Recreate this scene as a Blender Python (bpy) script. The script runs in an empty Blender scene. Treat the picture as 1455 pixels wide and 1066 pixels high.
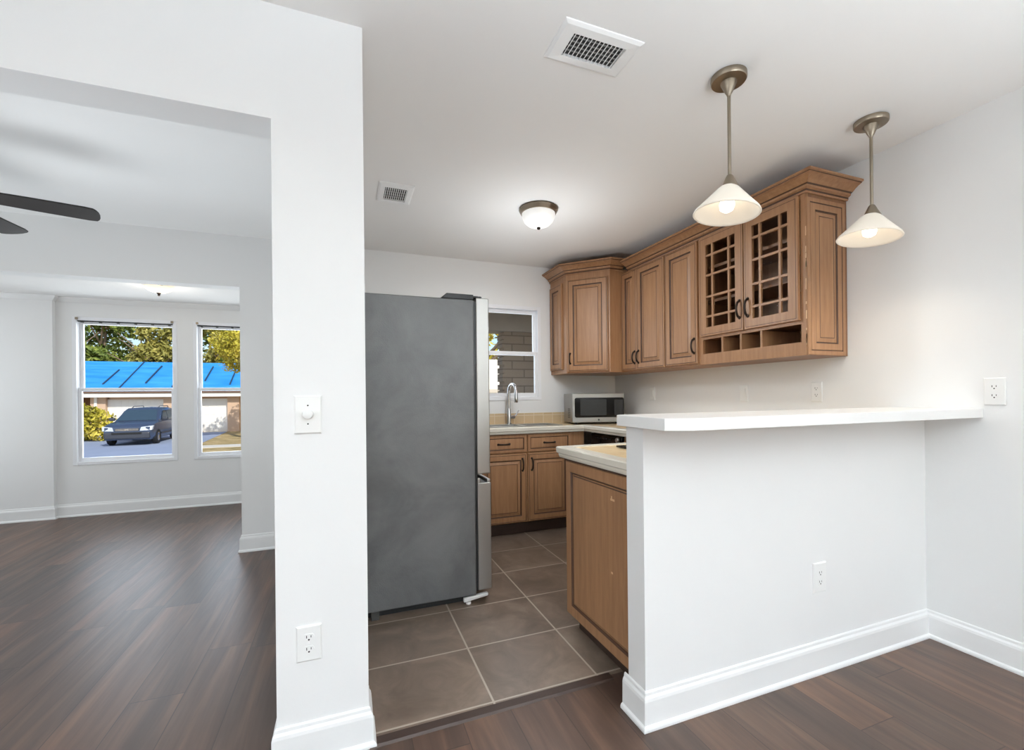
import bpy, bmesh, math, random
from mathutils import Vector, Matrix
random.seed(7)
PI = math.pi
SC = bpy.context.scene
COL = SC.collection

# ------------------------------------------------------------------ camera
F, YAW, ROLL, CY, CAMH = 626.15, 0.36029, -0.0099, 563.83, 1.18
fw = Vector((math.sin(YAW), math.cos(YAW), 0))
rt = Vector((math.cos(YAW), -math.sin(YAW), 0))
up = Vector((0, 0, 1))
r2 = math.cos(ROLL) * rt + math.sin(ROLL) * up
u2 = -math.sin(ROLL) * rt + math.cos(ROLL) * up
cd = bpy.data.cameras.new('camera')
cd.sensor_fit = 'HORIZONTAL'
cd.sensor_width = 36
cd.lens = F / 1455 * 36
cd.shift_y = (CY - 533) / 1455
cd.clip_start = 0.02
cd.clip_end = 400
cam = bpy.data.objects.new('camera', cd)
COL.objects.link(cam)
M = Matrix.Identity(4)
for i in range(3):
    M[i][0], M[i][1], M[i][2] = r2[i], u2[i], -fw[i]
M[2][3] = CAMH
cam.matrix_world = M
SC.camera = cam

# ------------------------------------------------------------------ sky, sun, exposure
SC.view_settings.view_transform = 'Standard'
SC.view_settings.look = 'None'
SC.view_settings.exposure = 0.3
SC.view_settings.gamma = 1.0
SC.cycles.use_denoising = True
SC.cycles.max_bounces = 10
SC.cycles.diffuse_bounces = 6
SC.cycles.glossy_bounces = 4
SC.cycles.transmission_bounces = 6
SC.cycles.transparent_max_bounces = 12
SC.cycles.sample_clamp_indirect = 6.0
SC.cycles.caustics_reflective = False
SC.cycles.caustics_refractive = False
w = bpy.data.worlds.new('sky')
SC.world = w
w.use_nodes = True
nt = w.node_tree
bg = nt.nodes['Background']
sky = nt.nodes.new('ShaderNodeTexSky')
sky.sky_type = 'NISHITA'
sky.sun_disc = False
sky.sun_elevation = math.radians(42)
sky.sun_rotation = math.radians(190)
nt.links.new(sky.outputs[0], bg.inputs[0])
bg.inputs[1].default_value = 0.14


def light(name, kind, loc, energy, color=(1, 1, 1), size=0.1, size_y=None, target=None, parent=None, spread=None):
    d = bpy.data.lights.new(name, kind)
    d.energy = energy
    d.color = color
    if kind == 'AREA':
        d.size = size
        if size_y:
            d.shape = 'RECTANGLE'
            d.size_y = size_y
        if spread:
            d.spread = math.radians(spread)
    elif kind == 'SUN':
        d.angle = size
    else:
        d.shadow_soft_size = size
    o = bpy.data.objects.new(name, d)
    COL.objects.link(o)
    o.location = loc
    if target:
        o.rotation_euler = (Vector(target) - Vector(loc)).to_track_quat('-Z', 'Y').to_euler()
    if parent:
        o.parent = parent
    return o


light('sun', 'SUN', (0, -20, 30), 3.3, (1, .95, .87), math.radians(0.6), target=(-9.5, 0, 13))
# daylight at the windows and the unseen rear glass door, plus added fill lamps
DAY, FILL = (.86, .93, 1), (.83, .925, 1)
light('glass_door_daylight', 'AREA', (0.7, -2.93, 1.25), 8, DAY, 3.0, 1.7, target=(0.9, 5, 1.25), spread=150)
light('rear_up_fill', 'AREA', (0.5, -2.7, .30), 240, FILL, 3.4, .5, target=(0.6, -1.75, 2.4), spread=84)  # added fill lamp near the floor, aimed up to brighten the ceiling
light('side_fill', 'AREA', (-3.93, -.9, 1.2), 13, DAY, 3.0, 1.8, target=(5, -.9, 1.2))  # added fill lamp; the left wall has no door
light('side_up_fill', 'AREA', (-3.7, -.9, .30), 66, FILL, 3.0, .5, target=(-3.4, -.9, 2.4), spread=90)  # unseen fill lamp added to throw more light on the ceiling
light('living_up_fill', 'AREA', (-2.0, 2.65, .30), 17, FILL, 3.0, 1.9, target=(-2.0, 2.5, 2.4), spread=120)  # added lamp floating over the living floor to lift its ceiling
light('sunroom_window_daylight', 'AREA', (-2.17, 5.97, 1.3), 12, DAY, .8, 1.4, target=(-2.17, 0, 1.0))
light('sunroom_window_daylight', 'AREA', (-1.13, 5.97, 1.3), 12, DAY, .8, 1.4, target=(-1.13, 0, 1.0))
light('sunroom_side_fill', 'AREA', (-3.9, 4.9, 1.3), 9, DAY, 1.2, 1.4, target=(0, 5.1, 1.0))  # added fill lamp for the far wall; no side window is built
light('kitchen_window_daylight', 'AREA', (1.36, 4.03, 1.6), 3, DAY, .75, .8, target=(1.36, 0, 1.2))


# ------------------------------------------------------------------ materials
def srgb(r, g, b):
    def f(c):
        c /= 255.0
        return c / 12.92 if c <= 0.04045 else ((c + 0.055) / 1.055) ** 2.4
    return (f(r), f(g), f(b), 1)


class NB:
    def __init__(s, name):
        s.m = bpy.data.materials.new(name)
        s.m.use_nodes = True
        s.t = s.m.node_tree
        s.p = s.t.nodes['Principled BSDF']

    def n(s, typ, **kw):
        x = s.t.nodes.new(typ)
        for k, v in kw.items():
            setattr(x, k, v)
        return x

    def l(s, a, b):
        s.t.links.new(a, b)

    def val(s, sock, v):
        if hasattr(v, 'is_output') or isinstance(v, bpy.types.NodeSocket):
            s.l(v, sock)
        else:
            sock.default_value = v

    def math(s, op, a, b=0.0, c=None):
        x = s.n('ShaderNodeMath', operation=op)
        s.val(x.inputs[0], a)
        s.val(x.inputs[1], b)
        if c is not None:
            s.val(x.inputs[2], c)
        return x.outputs[0]

    def mix(s, fac, a, b):
        x = s.n('ShaderNodeMix', data_type='RGBA')
        s.val(x.inputs[0], fac)
        s.val(x.inputs[6], a)
        s.val(x.inputs[7], b)
        return x.outputs[2]

    def coord(s, scale=(1, 1, 1), which='Object', rot=(0, 0, 0)):
        tc = s.n('ShaderNodeTexCoord')
        mp = s.n('ShaderNodeMapping')
        mp.inputs['Scale'].default_value = scale
        mp.inputs['Rotation'].default_value = rot
        s.l(tc.outputs[which], mp.inputs[0])
        return mp.outputs[0]

    def noise(s, vec, scale=5, detail=4, rough=0.5, dist=0.0):
        x = s.n('ShaderNodeTexNoise')
        x.inputs['Scale'].default_value = scale
        x.inputs['Detail'].default_value = detail
        x.inputs['Roughness'].default_value = rough
        x.inputs['Distortion'].default_value = dist
        s.l(vec, x.inputs['Vector'])
        return x.outputs[0]

    def ramp(s, fac, stops):
        x = s.n('ShaderNodeValToRGB')
        cr = x.color_ramp
        while len(cr.elements) < len(stops):
            cr.elements.new(0.5)
        for e, (p, c) in zip(cr.elements, stops):
            e.position = p
            e.color = c
        s.l(fac, x.inputs[0])
        return x.outputs[0]

    def bump(s, h, strength=0.2, dist=0.01):
        x = s.n('ShaderNodeBump')
        x.inputs['Strength'].default_value = strength
        x.inputs['Distance'].default_value = dist
        s.l(h, x.inputs['Height'])
        s.l(x.outputs[0], s.p.inputs['Normal'])

    def set(s, col=None, rough=None, metal=None, spec=None):
        if col is not None:
            s.val(s.p.inputs['Base Color'], col)
        if rough is not None:
            s.val(s.p.inputs['Roughness'], rough)
        if metal is not None:
            s.val(s.p.inputs['Metallic'], metal)
        if spec is not None:
            s.p.inputs['Specular IOR Level'].default_value = spec
        return s.m


def simple(name, c, rough=0.5, metal=0.0, var=0.06, scale=8, spec=0.5, bump=0.0, bscale=200, stretch=(1, 1, 1)):
    b = NB(name)
    v = b.coord(stretch)
    f = b.noise(v, scale, 3)
    lo = tuple(x * (1 - var) for x in c[:3]) + (1,)
    hi = tuple(min(1, x * (1 + var)) for x in c[:3]) + (1,)
    col = b.mix(f, lo, hi)
    if bump:
        b.bump(b.noise(b.coord(), bscale, 2), bump, 0.002)
    return b.set(col, rough, metal, spec)


def emit(name, c, strength, base=None):
    b = NB(name)
    b.set(base or c, 0.3)
    b.p.inputs['Emission Color'].default_value = c
    b.p.inputs['Emission Strength'].default_value = strength
    f = b.noise(b.coord(), 6, 2)
    b.l(b.mix(f, base or c, tuple(x * .97 for x in (base or c)[:3]) + (1,)), b.p.inputs['Base Color'])
    return b.m


MAT = {}
MAT['wall'] = simple('wall_paint', srgb(236, 236, 235), .6, var=.012, scale=3, spec=.25, bump=.05, bscale=120)
MAT['ceiling'] = simple('ceiling_paint', srgb(240, 239, 237), .8, var=.012, scale=3, spec=.1, bump=.12, bscale=60)
MAT['trim'] = simple('trim_paint', srgb(240, 240, 239), .35, var=.01, scale=5)
MAT['plastic'] = simple('white_plastic', srgb(238, 238, 236), .3, var=.01)
MAT['vinyl'] = simple('window_vinyl', srgb(240, 241, 244), .35, var=.01)
MAT['dark'] = simple('black_slot', srgb(22, 22, 22), .6)
MAT['bronze'] = simple('oil_rubbed_bronze', srgb(48, 38, 32), .38, .7, var=.25, scale=40)
MAT['nickel'] = simple('brushed_nickel', srgb(150, 138, 122), .33, .95, var=.1, scale=30, stretch=(1, 1, 20))
MAT['steel'] = simple('stainless_steel', srgb(186, 185, 182), .34, .95, var=.04, scale=20, stretch=(1, 1, 30))
MAT['steeldark'] = simple('brushed_grey_steel', srgb(160, 158, 154), .36, .95, var=.04, scale=20, stretch=(1, 1, 30))
MAT['fridgesteel'] = simple('fridge_door_steel', srgb(172, 170, 166), .36, .95, var=.03, scale=20, stretch=(1, 1, 30))
MAT['chrome'] = simple('chrome', srgb(205, 207, 210), .12, 1.0, var=.02)
MAT['blackglass'] = simple('black_glass', srgb(10, 10, 11), .10, var=.1, spec=.25)
MAT['blackplastic'] = simple('black_plastic', srgb(26, 26, 27), .4, var=.15)
MAT['cream'] = simple('cream_tile_edge', srgb(232, 226, 212), .25, var=.02)
MAT['bar'] = simple('bar_top_paint', srgb(243, 242, 240), .3, var=.01)
MAT['bulb'] = emit('lit_bulb', (1, .93, .82, 1), 2.2)
MAT['dome'] = emit('lit_frosted_dome', (1, .98, .95, 1), 0.32, srgb(240, 240, 238))
MAT['bowl'] = emit('lit_amber_bowl', (1, .9, .72, 1), 0.55, srgb(240, 225, 195))
MAT['shade'] = emit('lit_frosted_shade', (1, .93, .82, 1), 0.14, srgb(238, 230, 216))
MAT['fanblade'] = simple('espresso_blade', srgb(27, 21, 20), .45, var=.2, scale=4, stretch=(1, 12, 1))
MAT['ventshade'] = simple('shaded_vent_slats', srgb(150, 150, 148), .6)  # rear slats coloured darker to imitate shade deep in the vent
MAT['duct'] = simple('vent_inside', srgb(70, 70, 68), .9)


def cab_wood(name, c1, c2, c3):
    b = NB(name)
    v = b.coord((14, 14, 1.2))
    f = b.noise(v, 3, 6, .6, .4)
    v2 = b.coord((1, 1, 1))
    f2 = b.noise(v2, 2.2, 2)
    col = b.ramp(f, [(.25, c1), (.55, c2), (.8, c3)])
    col = b.mix(b.math('MULTIPLY', f2, .35), col, c1)
    b.bump(f, .04, .002)
    return b.set(col, .38, 0, .45)


MAT['wood'] = cab_wood('maple_cabinet_wood', srgb(144, 104, 72), srgb(163, 121, 86), srgb(178, 136, 99))
MAT['glaze'] = simple('dark_cabinet_glaze', srgb(78, 52, 36), .5, var=.2)
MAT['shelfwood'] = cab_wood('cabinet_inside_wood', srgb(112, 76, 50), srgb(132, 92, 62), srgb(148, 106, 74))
MAT['worn'] = simple('worn_raw_edge', srgb(214, 178, 140), .6, var=.15, scale=40)
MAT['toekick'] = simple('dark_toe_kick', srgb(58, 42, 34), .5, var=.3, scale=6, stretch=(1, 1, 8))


def plank_floor(name, ox, oy, W=0.184, L=1.22):
    b = NB(name)
    tc = b.n('ShaderNodeTexCoord')
    sp = b.n('ShaderNodeSeparateXYZ')
    b.l(tc.outputs['Object'], sp.inputs[0])
    u = b.math('DIVIDE', b.math('SUBTRACT', sp.outputs[0], ox), W)
    ci = b.math('FLOOR', u)
    fu = b.math('SUBTRACT', u, ci)
    wn = b.n('ShaderNodeTexWhiteNoise', noise_dimensions='1D')
    b.l(ci, wn.inputs['W'])
    v = b.math('ADD', b.math('DIVIDE', b.math('SUBTRACT', sp.outputs[1], oy), L), wn.outputs[0])
    ri = b.math('FLOOR', v)
    fv = b.math('SUBTRACT', v, ri)
    cmb = b.n('ShaderNodeCombineXYZ')
    b.l(ci, cmb.inputs[0])
    b.l(ri, cmb.inputs[1])
    wn2 = b.n('ShaderNodeTexWhiteNoise', noise_dimensions='2D')
    b.l(cmb.outputs[0], wn2.inputs['Vector'])
    rnd = wn2.outputs[0]
    # streaky grain, shifted per plank
    off = b.n('ShaderNodeCombineXYZ')
    b.l(b.math('MULTIPLY', rnd, 31.0), off.inputs[0])
    b.l(b.math('MULTIPLY', rnd, 17.0), off.inputs[2])
    add = b.n('ShaderNodeVectorMath', operation='ADD')
    b.l(tc.outputs['Object'], add.inputs[0])
    b.l(off.outputs[0], add.inputs[1])

    def mapped(s):
        mp = b.n('ShaderNodeMapping')
        mp.inputs['Scale'].default_value = s
        b.l(add.outputs[0], mp.inputs[0])
        return mp.outputs[0]
    g1 = b.noise(mapped((9, .7, 1)), 1.6, 3, .55, .6)
    g2 = b.noise(mapped((90, 3.5, 1)), 1.0, 4, .65, .3)
    base = b.ramp(g1, [(.30, srgb(75, 62, 55)), (.5, srgb(99, 80, 69)), (.72, srgb(131, 104, 86))])
    base = b.mix(b.math('MULTIPLY', g2, .45), base, srgb(78, 62, 54))
    tint = b.mix(rnd, srgb(150, 148, 152), srgb(228, 194, 170))
    mx = b.n('ShaderNodeMix', data_type='RGBA', blend_type='MULTIPLY')
    mx.inputs[0].default_value = .6
    b.l(base, mx.inputs[6])
    b.l(tint, mx.inputs[7])
    base = mx.outputs[2]
    e = .010
    eu = b.math('LESS_THAN', b.math('MINIMUM', fu, b.math('SUBTRACT', 1.0, fu)), e)
    ev = b.math('LESS_THAN', b.math('MINIMUM', fv, b.math('SUBTRACT', 1.0, fv)), e * W / L * 1.2)
    seam = b.math('MAXIMUM', eu, ev)
    col = b.mix(b.math('MULTIPLY', seam, .7), base, srgb(44, 34, 30))
    b.bump(b.math('SUBTRACT', b.math('MULTIPLY', g2, .25), seam), .25, .0015)
    rough = b.math('ADD', b.math('MULTIPLY', g2, .16), .31)
    return b.set(col, rough, 0, .5)


MAT['plank'] = plank_floor('dark_wood_planks', .018, .42)
MAT['plank_living'] = plank_floor('dark_wood_planks_living', -.067, .05)


def tile_floor(name):
    b = NB(name)
    tc = b.n('ShaderNodeTexCoord')
    sp = b.n('ShaderNodeSeparateXYZ')
    b.l(tc.outputs['Object'], sp.inputs[0])
    TX, TY = .458, .390
    u = b.math('DIVIDE', b.math('SUBTRACT', sp.outputs[0], .524), TX)
    v = b.math('DIVIDE', b.math('SUBTRACT', sp.outputs[1], 2.014), TY)
    fu = b.math('FRACT', b.math('ADD', u, 20))
    fv = b.math('FRACT', b.math('ADD', v, 20))
    du = b.math('MULTIPLY', b.math('MINIMUM', fu, b.math('SUBTRACT', 1.0, fu)), TX)
    dv = b.math('MULTIPLY', b.math('MINIMUM', fv, b.math('SUBTRACT', 1.0, fv)), TY)
    g = b.math('LESS_THAN', b.math('MINIMUM', du, dv), .0042)
    cmb = b.n('ShaderNodeCombineXYZ')
    b.l(b.math('FLOOR', u), cmb.inputs[0])
    b.l(b.math('FLOOR', v), cmb.inputs[1])
    wn = b.n('ShaderNodeTexWhiteNoise', noise_dimensions='2D')
    b.l(cmb.outputs[0], wn.inputs['Vector'])
    vec = b.n('ShaderNodeVectorMath', operation='ADD')
    b.l(tc.outputs['Object'], vec.inputs[0])
    b.l(wn.outputs['Color'], vec.inputs[1])
    n1 = b.noise(vec.outputs[0], 5, 6, .62, .8)
    n2 = b.noise(vec.outputs[0], 11, 5, .6, 1.2)
    c = b.ramp(n1, [(.28, srgb(92, 78, 67)), (.5, srgb(118, 102, 89)), (.75, srgb(146, 129, 114))])
    c = b.mix(b.math('MULTIPLY', n2, .5), c, srgb(104, 90, 78))
    col = b.mix(g, c, srgb(172, 160, 146))
    b.bump(b.math('SUBTRACT', 1.0, g), .25, .002)
    return b.set(col, b.math('ADD', b.math('MULTIPLY', n1, .08), .27), 0, .5)


MAT['tile'] = tile_floor('brown_slate_tile')


def counter_tile(name, c1, c2, size, grout, rot=(0, 0, 0)):
    b = NB(name)
    v = b.coord((1, 1, 1), rot=rot)
    br = b.n('ShaderNodeTexBrick')
    br.offset = 0
    br.inputs['Scale'].default_value = 1
    br.inputs['Brick Width'].default_value = size
    br.inputs['Row Height'].default_value = size
    br.inputs['Mortar Size'].default_value = .003
    br.inputs['Color1'].default_value = c1
    br.inputs['Color2'].default_value = c2
    br.inputs['Mortar'].default_value = grout
    b.l(v, br.inputs['Vector'])
    f = b.noise(v, 22, 4)
    col = b.mix(b.math('MULTIPLY', f, .3), br.outputs[0], c1)
    b.bump(b.math('SUBTRACT', 1.0, br.outputs['Fac']), .15, .002)
    return b.set(col, .3)


MAT['ctile'] = counter_tile('beige_counter_tile', srgb(232, 205, 160), srgb(222, 194, 150), .11, srgb(238, 226, 200))
MAT['backsplash'] = counter_tile('tan_backsplash_tile', srgb(206, 182, 146), srgb(196, 171, 136), .10, srgb(222, 208, 184), (PI / 2, 0, 0))


def fridge_side(name):
    b = NB(name)
    v = b.coord()
    n1 = b.noise(v, 3.2, 5, .6, .6)
    n2 = b.noise(v, 170, 2)
    n3 = b.noise(v, 12, 5, .7, 1.0)
    c = b.ramp(n1, [(.32, srgb(70, 71, 72)), (.68, srgb(100, 101, 101))])
    c = b.mix(b.math('MULTIPLY', n3, .35), c, srgb(122, 122, 122))
    b.bump(n2, .45, .0015)
    return b.set(c, b.math('ADD', b.math('MULTIPLY', n3, .3), .27), .05, .75)


MAT['fridge'] = fridge_side('textured_grey_enamel')


def glass_mat(name, spec=.12):
    b = NB(name)
    t = b.n('ShaderNodeBsdfTransparent')
    t.inputs[0].default_value = (.97, .98, .98, 1)
    g = b.n('ShaderNodeBsdfGlossy')
    g.inputs['Roughness'].default_value = .02
    lw = b.n('ShaderNodeLayerWeight')
    lw.inputs[0].default_value = spec
    nz = b.noise(b.coord(), 3, 1)
    f = b.math('MULTIPLY', b.math('MULTIPLY', lw.outputs['Fresnel'], .55), b.math('ADD', b.math('MULTIPLY', nz, .2), .9))
    m = b.n('ShaderNodeMixShader')
    b.l(f, m.inputs[0])
    b.l(t.outputs[0], m.inputs[1])
    b.l(g.outputs[0], m.inputs[2])
    b.l(m.outputs[0], b.t.nodes['Material Output'].inputs['Surface'])
    return b.m


MAT['glass'] = glass_mat('clear_window_glass')
MAT['cabglass'] = glass_mat('cabinet_door_glass', .03)


# ------------------------------------------------------------------ mesh helpers
class MB:
    def __init__(s):
        s.b = bmesh.new()

    def box(s, x0, x1, y0, y1, z0, z1, mi=0):
        P = [(x0, y0, z0), (x1, y0, z0), (x1, y1, z0), (x0, y1, z0), (x0, y0, z1), (x1, y0, z1), (x1, y1, z1), (x0, y1, z1)]
        v = [s.b.verts.new(p) for p in P]
        for f in ((3, 2, 1, 0), (4, 5, 6, 7), (0, 1, 5, 4), (1, 2, 6, 5), (2, 3, 7, 6), (3, 0, 4, 7)):
            s.b.faces.new([v[i] for i in f]).material_index = mi
        return s

    def hexa(s, P, mi=0):
        v = [s.b.verts.new(p) for p in P]
        for f in ((3, 2, 1, 0), (4, 5, 6, 7), (0, 1, 5, 4), (1, 2, 6, 5), (2, 3, 7, 6), (3, 0, 4, 7)):
            s.b.faces.new([v[i] for i in f]).material_index = mi
        return s

    def prism(s, pts, z0, z1, mi=0, top=None):
        n = len(pts)
        a = [s.b.verts.new((x, y, z0)) for x, y in pts]
        c = [s.b.verts.new((x, y, z1)) for x, y in pts]
        s.b.faces.new(a[::-1]).material_index = mi
        s.b.faces.new(c).material_index = mi if top is None else top
        for i in range(n):
            j = (i + 1) % n
            s.b.faces.new((a[i], a[j], c[j], c[i])).material_index = mi
        return s

    def lathe(s, prof, c=(0, 0, 0), n=32, mi=0, axis='Z', cap0=False, cap1=False):
        rings = []
        for r, h in prof:
            ring = []
            for k in range(n):
                a = 2 * PI * k / n
                p = (r * math.cos(a), r * math.sin(a), h)
                if axis == 'X':
                    p = (h, p[0], p[1])
                elif axis == 'Y':
                    p = (p[0], h, p[1])
                ring.append(s.b.verts.new((p[0] + c[0], p[1] + c[1], p[2] + c[2])))
            rings.append(ring)
        for i in range(len(rings) - 1):
            for k in range(n):
                j = (k + 1) % n
                s.b.faces.new((rings[i][k], rings[i][j], rings[i + 1][j], rings[i + 1][k])).material_index = mi
        if cap0:
            s.b.faces.new(rings[0][::-1]).material_index = mi
        if cap1:
            s.b.faces.new(rings[-1]).material_index = mi
        return s

    def tube(s, pts, r, n=10, mi=0, cap=True):
        pts = [Vector(p) for p in pts]
        rad = r if isinstance(r, (list, tuple)) else [r] * len(pts)
        rings = []
        prev = None
        for i, p in enumerate(pts):
            d = (pts[min(i + 1, len(pts) - 1)] - pts[max(i - 1, 0)]).normalized()
            if prev is None:
                prev = Vector((0, 0, 1)) if abs(d.z) < .9 else Vector((1, 0, 0))
            a = (prev - d * prev.dot(d)).normalized()
            prev = a
            b_ = d.cross(a)
            rings.append([s.b.verts.new(p + (a * math.cos(2 * PI * k / n) + b_ * math.sin(2 * PI * k / n)) * rad[i]) for k in range(n)])
        for i in range(len(rings) - 1):
            for k in range(n):
                j = (k + 1) % n
                s.b.faces.new((rings[i][k], rings[i][j], rings[i + 1][j], rings[i + 1][k])).material_index = mi
        if cap:
            s.b.faces.new(rings[0][::-1]).material_index = mi
            s.b.faces.new(rings[-1]).material_index = mi
        return s

    def sweep(s, path, prof, mi=0, mis=None):
        """profile (d, z) swept along an XY path; d grows to the right-hand side of the travel direction."""
        n = len(path)
        rings = []
        for i in range(n):
            p = Vector(path[i])
            d0 = (p - Vector(path[i - 1])).normalized() if i > 0 else None
            d1 = (Vector(path[i + 1]) - p).normalized() if i < n - 1 else None
            n0 = Vector((d0.y, -d0.x)) if d0 else None
            n1 = Vector((d1.y, -d1.x)) if d1 else None
            if n0 and n1:
                m = (n0 + n1).normalized()
                m = m / max(.2, m.dot(n0))
            else:
                m = n0 or n1
            rings.append([s.b.verts.new((p.x + m.x * d, p.y + m.y * d, z)) for d, z in prof])
        k = len(prof)
        for i in range(n - 1):
            for j in range(k):
                q = (j + 1) % k
                f = s.b.faces.new((rings[i][j], rings[i][q], rings[i + 1][q], rings[i + 1][j]))
                f.material_index = mis[j] if mis else mi
        s.b.faces.new(rings[0]).material_index = mi
        s.b.faces.new(rings[-1][::-1]).material_index = mi
        return s

    def rings(s, w, h, spec, y=0.0, x=0.0, z=0.0):
        """raised-panel front in the local XZ plane facing -y; spec = (inset, out, material) from the outside in."""
        prev = None
        for ins, out, mi in spec:
            c = [(x + ins, y - out, z + ins), (x + w - ins, y - out, z + ins), (x + w - ins, y - out, z + h - ins), (x + ins, y - out, z + h - ins)]
            ring = [s.b.verts.new(p) for p in c]
            if prev:
                for i in range(4):
                    j = (i + 1) % 4
                    s.b.faces.new((prev[i], prev[j], ring[j], ring[i])).material_index = mi
            else:
                s.b.faces.new(ring[::-1]).material_index = mi
            prev = ring
        s.b.faces.new(prev).material_index = 0
        return s

    def build(s, name, mats, parent=None, smooth=False, bevel=0.0, loc=None, rotz=0.0):
        me = bpy.data.meshes.new(name)
        bmesh.ops.recalc_face_normals(s.b, faces=s.b.faces[:])
        s.b.to_mesh(me)
        s.b.free()
        for m in (mats if isinstance(mats, (list, tuple)) else [mats]):
            me.materials.append(MAT[m] if isinstance(m, str) else m)
        o = bpy.data.objects.new(name, me)
        COL.objects.link(o)
        if parent:
            o.parent = parent
        if loc:
            o.location = loc
        if rotz:
            o.rotation_euler = (0, 0, rotz)
        if smooth:
            for p in me.polygons:
                p.use_smooth = True
            if smooth != 'all':
                try:
                    me.set_sharp_from_angle(angle=math.radians(40))
                except Exception:
                    pass
        if bevel:
            md = o.modifiers.new('bevel', 'BEVEL')
            md.width = bevel
            md.segments = 2
            md.limit_method = 'ANGLE'
            md.angle_limit = math.radians(40)
        return o


def tag(o, label=None, cat=None, group=None, kind=None):
    if label:
        o['label'] = label
    if cat:
        o['category'] = cat
    if group:
        o['group'] = group
    if kind:
        o['kind'] = kind
    return o


def thing(name, label, cat, loc=(0, 0, 0), rotz=0.0, group=None):
    o = bpy.data.objects.new(name, None)
    COL.objects.link(o)
    o.empty_display_size = .05
    o.location = loc
    o.rotation_euler = (0, 0, rotz)
    return tag(o, label, cat, group)


def struct(mb, name, mats, label, cat, **kw):
    return tag(mb.build(name, mats, **kw), label, cat, kind='structure')


CEIL = 2.443
XR = 2.635
YB = 3.93

# ------------------------------------------------------------------ setting: floors, walls, ceilings
struct(MB().box(-4, XR, -3, 1.60, -.08, 0), 'floor', 'plank', 'dark brown wood plank floor in front of the white half wall', 'floor')
struct(MB().box(-4, .0, 1.60, 5.8, -.08, 0), 'floor_living', 'plank_living', 'dark wood plank floor of the living area with window glare', 'floor')
struct(MB().box(.0, XR, 1.60, YB, -.08, 0), 'floor_kitchen', 'tile', 'brown slate tile kitchen floor with pale grout', 'floor')
struct(MB().hexa([(.064, 1.555, 0), (1.03, 1.565, 0), (1.03, 1.615, 0), (.064, 1.605, 0), (.064, 1.562, .007), (1.03, 1.572, .007), (1.03, 1.608, .007), (.064, 1.598, .007)]),
       'trim_1', 'toekick', 'dark threshold strip between the kitchen tile and the wood planks', 'threshold')
struct(MB().box(-4.1, XR + .12, -3.1, YB + .12, CEIL, CEIL + .1), 'ceiling', 'ceiling', 'smooth white ceiling over the kitchen and dining area', 'ceiling')
struct(MB().box(-4.1, -.33, YB + .12, 5.95, 2.237, 2.35), 'ceiling_sunroom', 'ceiling', 'low white ceiling over the sunroom behind the far opening', 'ceiling')
struct(MB().box(XR, XR + .12, -3, YB + .12, -.08, CEIL), 'wall_right', 'wall', 'white wall behind the bar top and the wall cabinets', 'wall')
# kitchen back wall with the window hole
KX0, KX1, KZ0, KZ1 = .93, 1.785, 1.145, 2.05
b = MB()
b.box(-.06, KX0, YB, YB + .12, -.08, CEIL).box(KX1, XR, YB, YB + .12, -.08, CEIL)
b.box(KX0, KX1, YB, YB + .12, -.08, KZ0).box(KX0, KX1, YB, YB + .12, KZ1, CEIL)
struct(b, 'wall_back', 'wall', 'white kitchen back wall around the window over the sink', 'wall')
struct(MB().box(-.06, .063, 1.707, YB, -.08, CEIL), 'wall_kitchen_left', 'wall', 'white wall behind the refrigerator', 'wall')
b = MB().box(-.216, .063, 1.582, 1.707, -.08, CEIL)
struct(b, 'wall_column', 'wall', 'white wall end carrying the dimmer and the outlet beside the kitchen', 'wall')
b = MB().box(-2.6, -.216, 1.582, 1.707, 2.075, CEIL).box(-4, -2.6, 1.582, 1.707, -.08, CEIL)
struct(b, 'wall_header', 'wall', 'white header over the wide opening to the living area', 'wall')
b = MB().box(-.763, -.06, YB, YB + .12, -.08, CEIL).box(-3.2, -.763, YB, YB + .12, 2.05, CEIL).box(-4, -3.2, YB, YB + .12, -.08, CEIL)
struct(b, 'wall_living_back', 'wall', 'shaded white wall with the opening to the sunroom', 'wall')
# sunroom far wall with two window holes
W1 = (-2.615, -1.725, .52, 2.045)
W2 = (-1.575, -.685, .52, 2.045)
b = MB()
b.box(-4, W1[0], 5.8, 5.95, -.08, 2.237).box(W1[1], W2[0], 5.8, 5.95, -.08, 2.237).box(W2[1], -.33, 5.8, 5.95, -.08, 2.237)
for W_ in (W1, W2):
    b.box(W_[0], W_[1], 5.8, 5.95, -.08, W_[2]).box(W_[0], W_[1], 5.8, 5.95, W_[3], 2.237)
struct(b, 'wall_sunroom_far', 'wall', 'white sunroom wall holding the two street windows', 'wall')
struct(MB().box(-4, -2.744, 5.745, 5.8, 0, 2.237), 'wall_sunroom_pier', 'wall', 'shallow white pier projecting beside the street window', 'wall')
struct(MB().box(-.45, -.33, YB + .12, 5.8, -.08, 2.237), 'wall_sunroom_side', 'wall', 'white side wall of the sunroom', 'wall')
struct(MB().box(-4.12, -4, -3, 5.95, -.08, CEIL), 'wall_left', 'wall', 'white wall on the far side of the living area', 'wall')
b = MB().box(-4, -1.6, -3.12, -3, -.08, CEIL).box(2.2, XR, -3.12, -3, -.08, CEIL).box(-1.6, 2.2, -3.12, -3, 2.12, CEIL)
struct(b, 'wall_rear', 'wall', 'white wall with the wide glass door opening behind the viewer', 'wall')
# half wall
HW0 = .985
b = MB().box(HW0, XR, 1.30, 1.40, 0, 1.066)
struct(b, 'wall_half', 'wall', 'white half wall carrying the breakfast bar top', 'wall')

BASE = [(0, 0), (.024, 0), (.024, .008), (.0215, .014), (.015, .019), (.014, .098), (.012, .108), (.007, .116), (.006, .126), (.003, .13), (0, .13)]


def baseboard(path, name, label):
    struct(MB().sweep(path, BASE), name, 'trim', label, 'baseboard')


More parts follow.
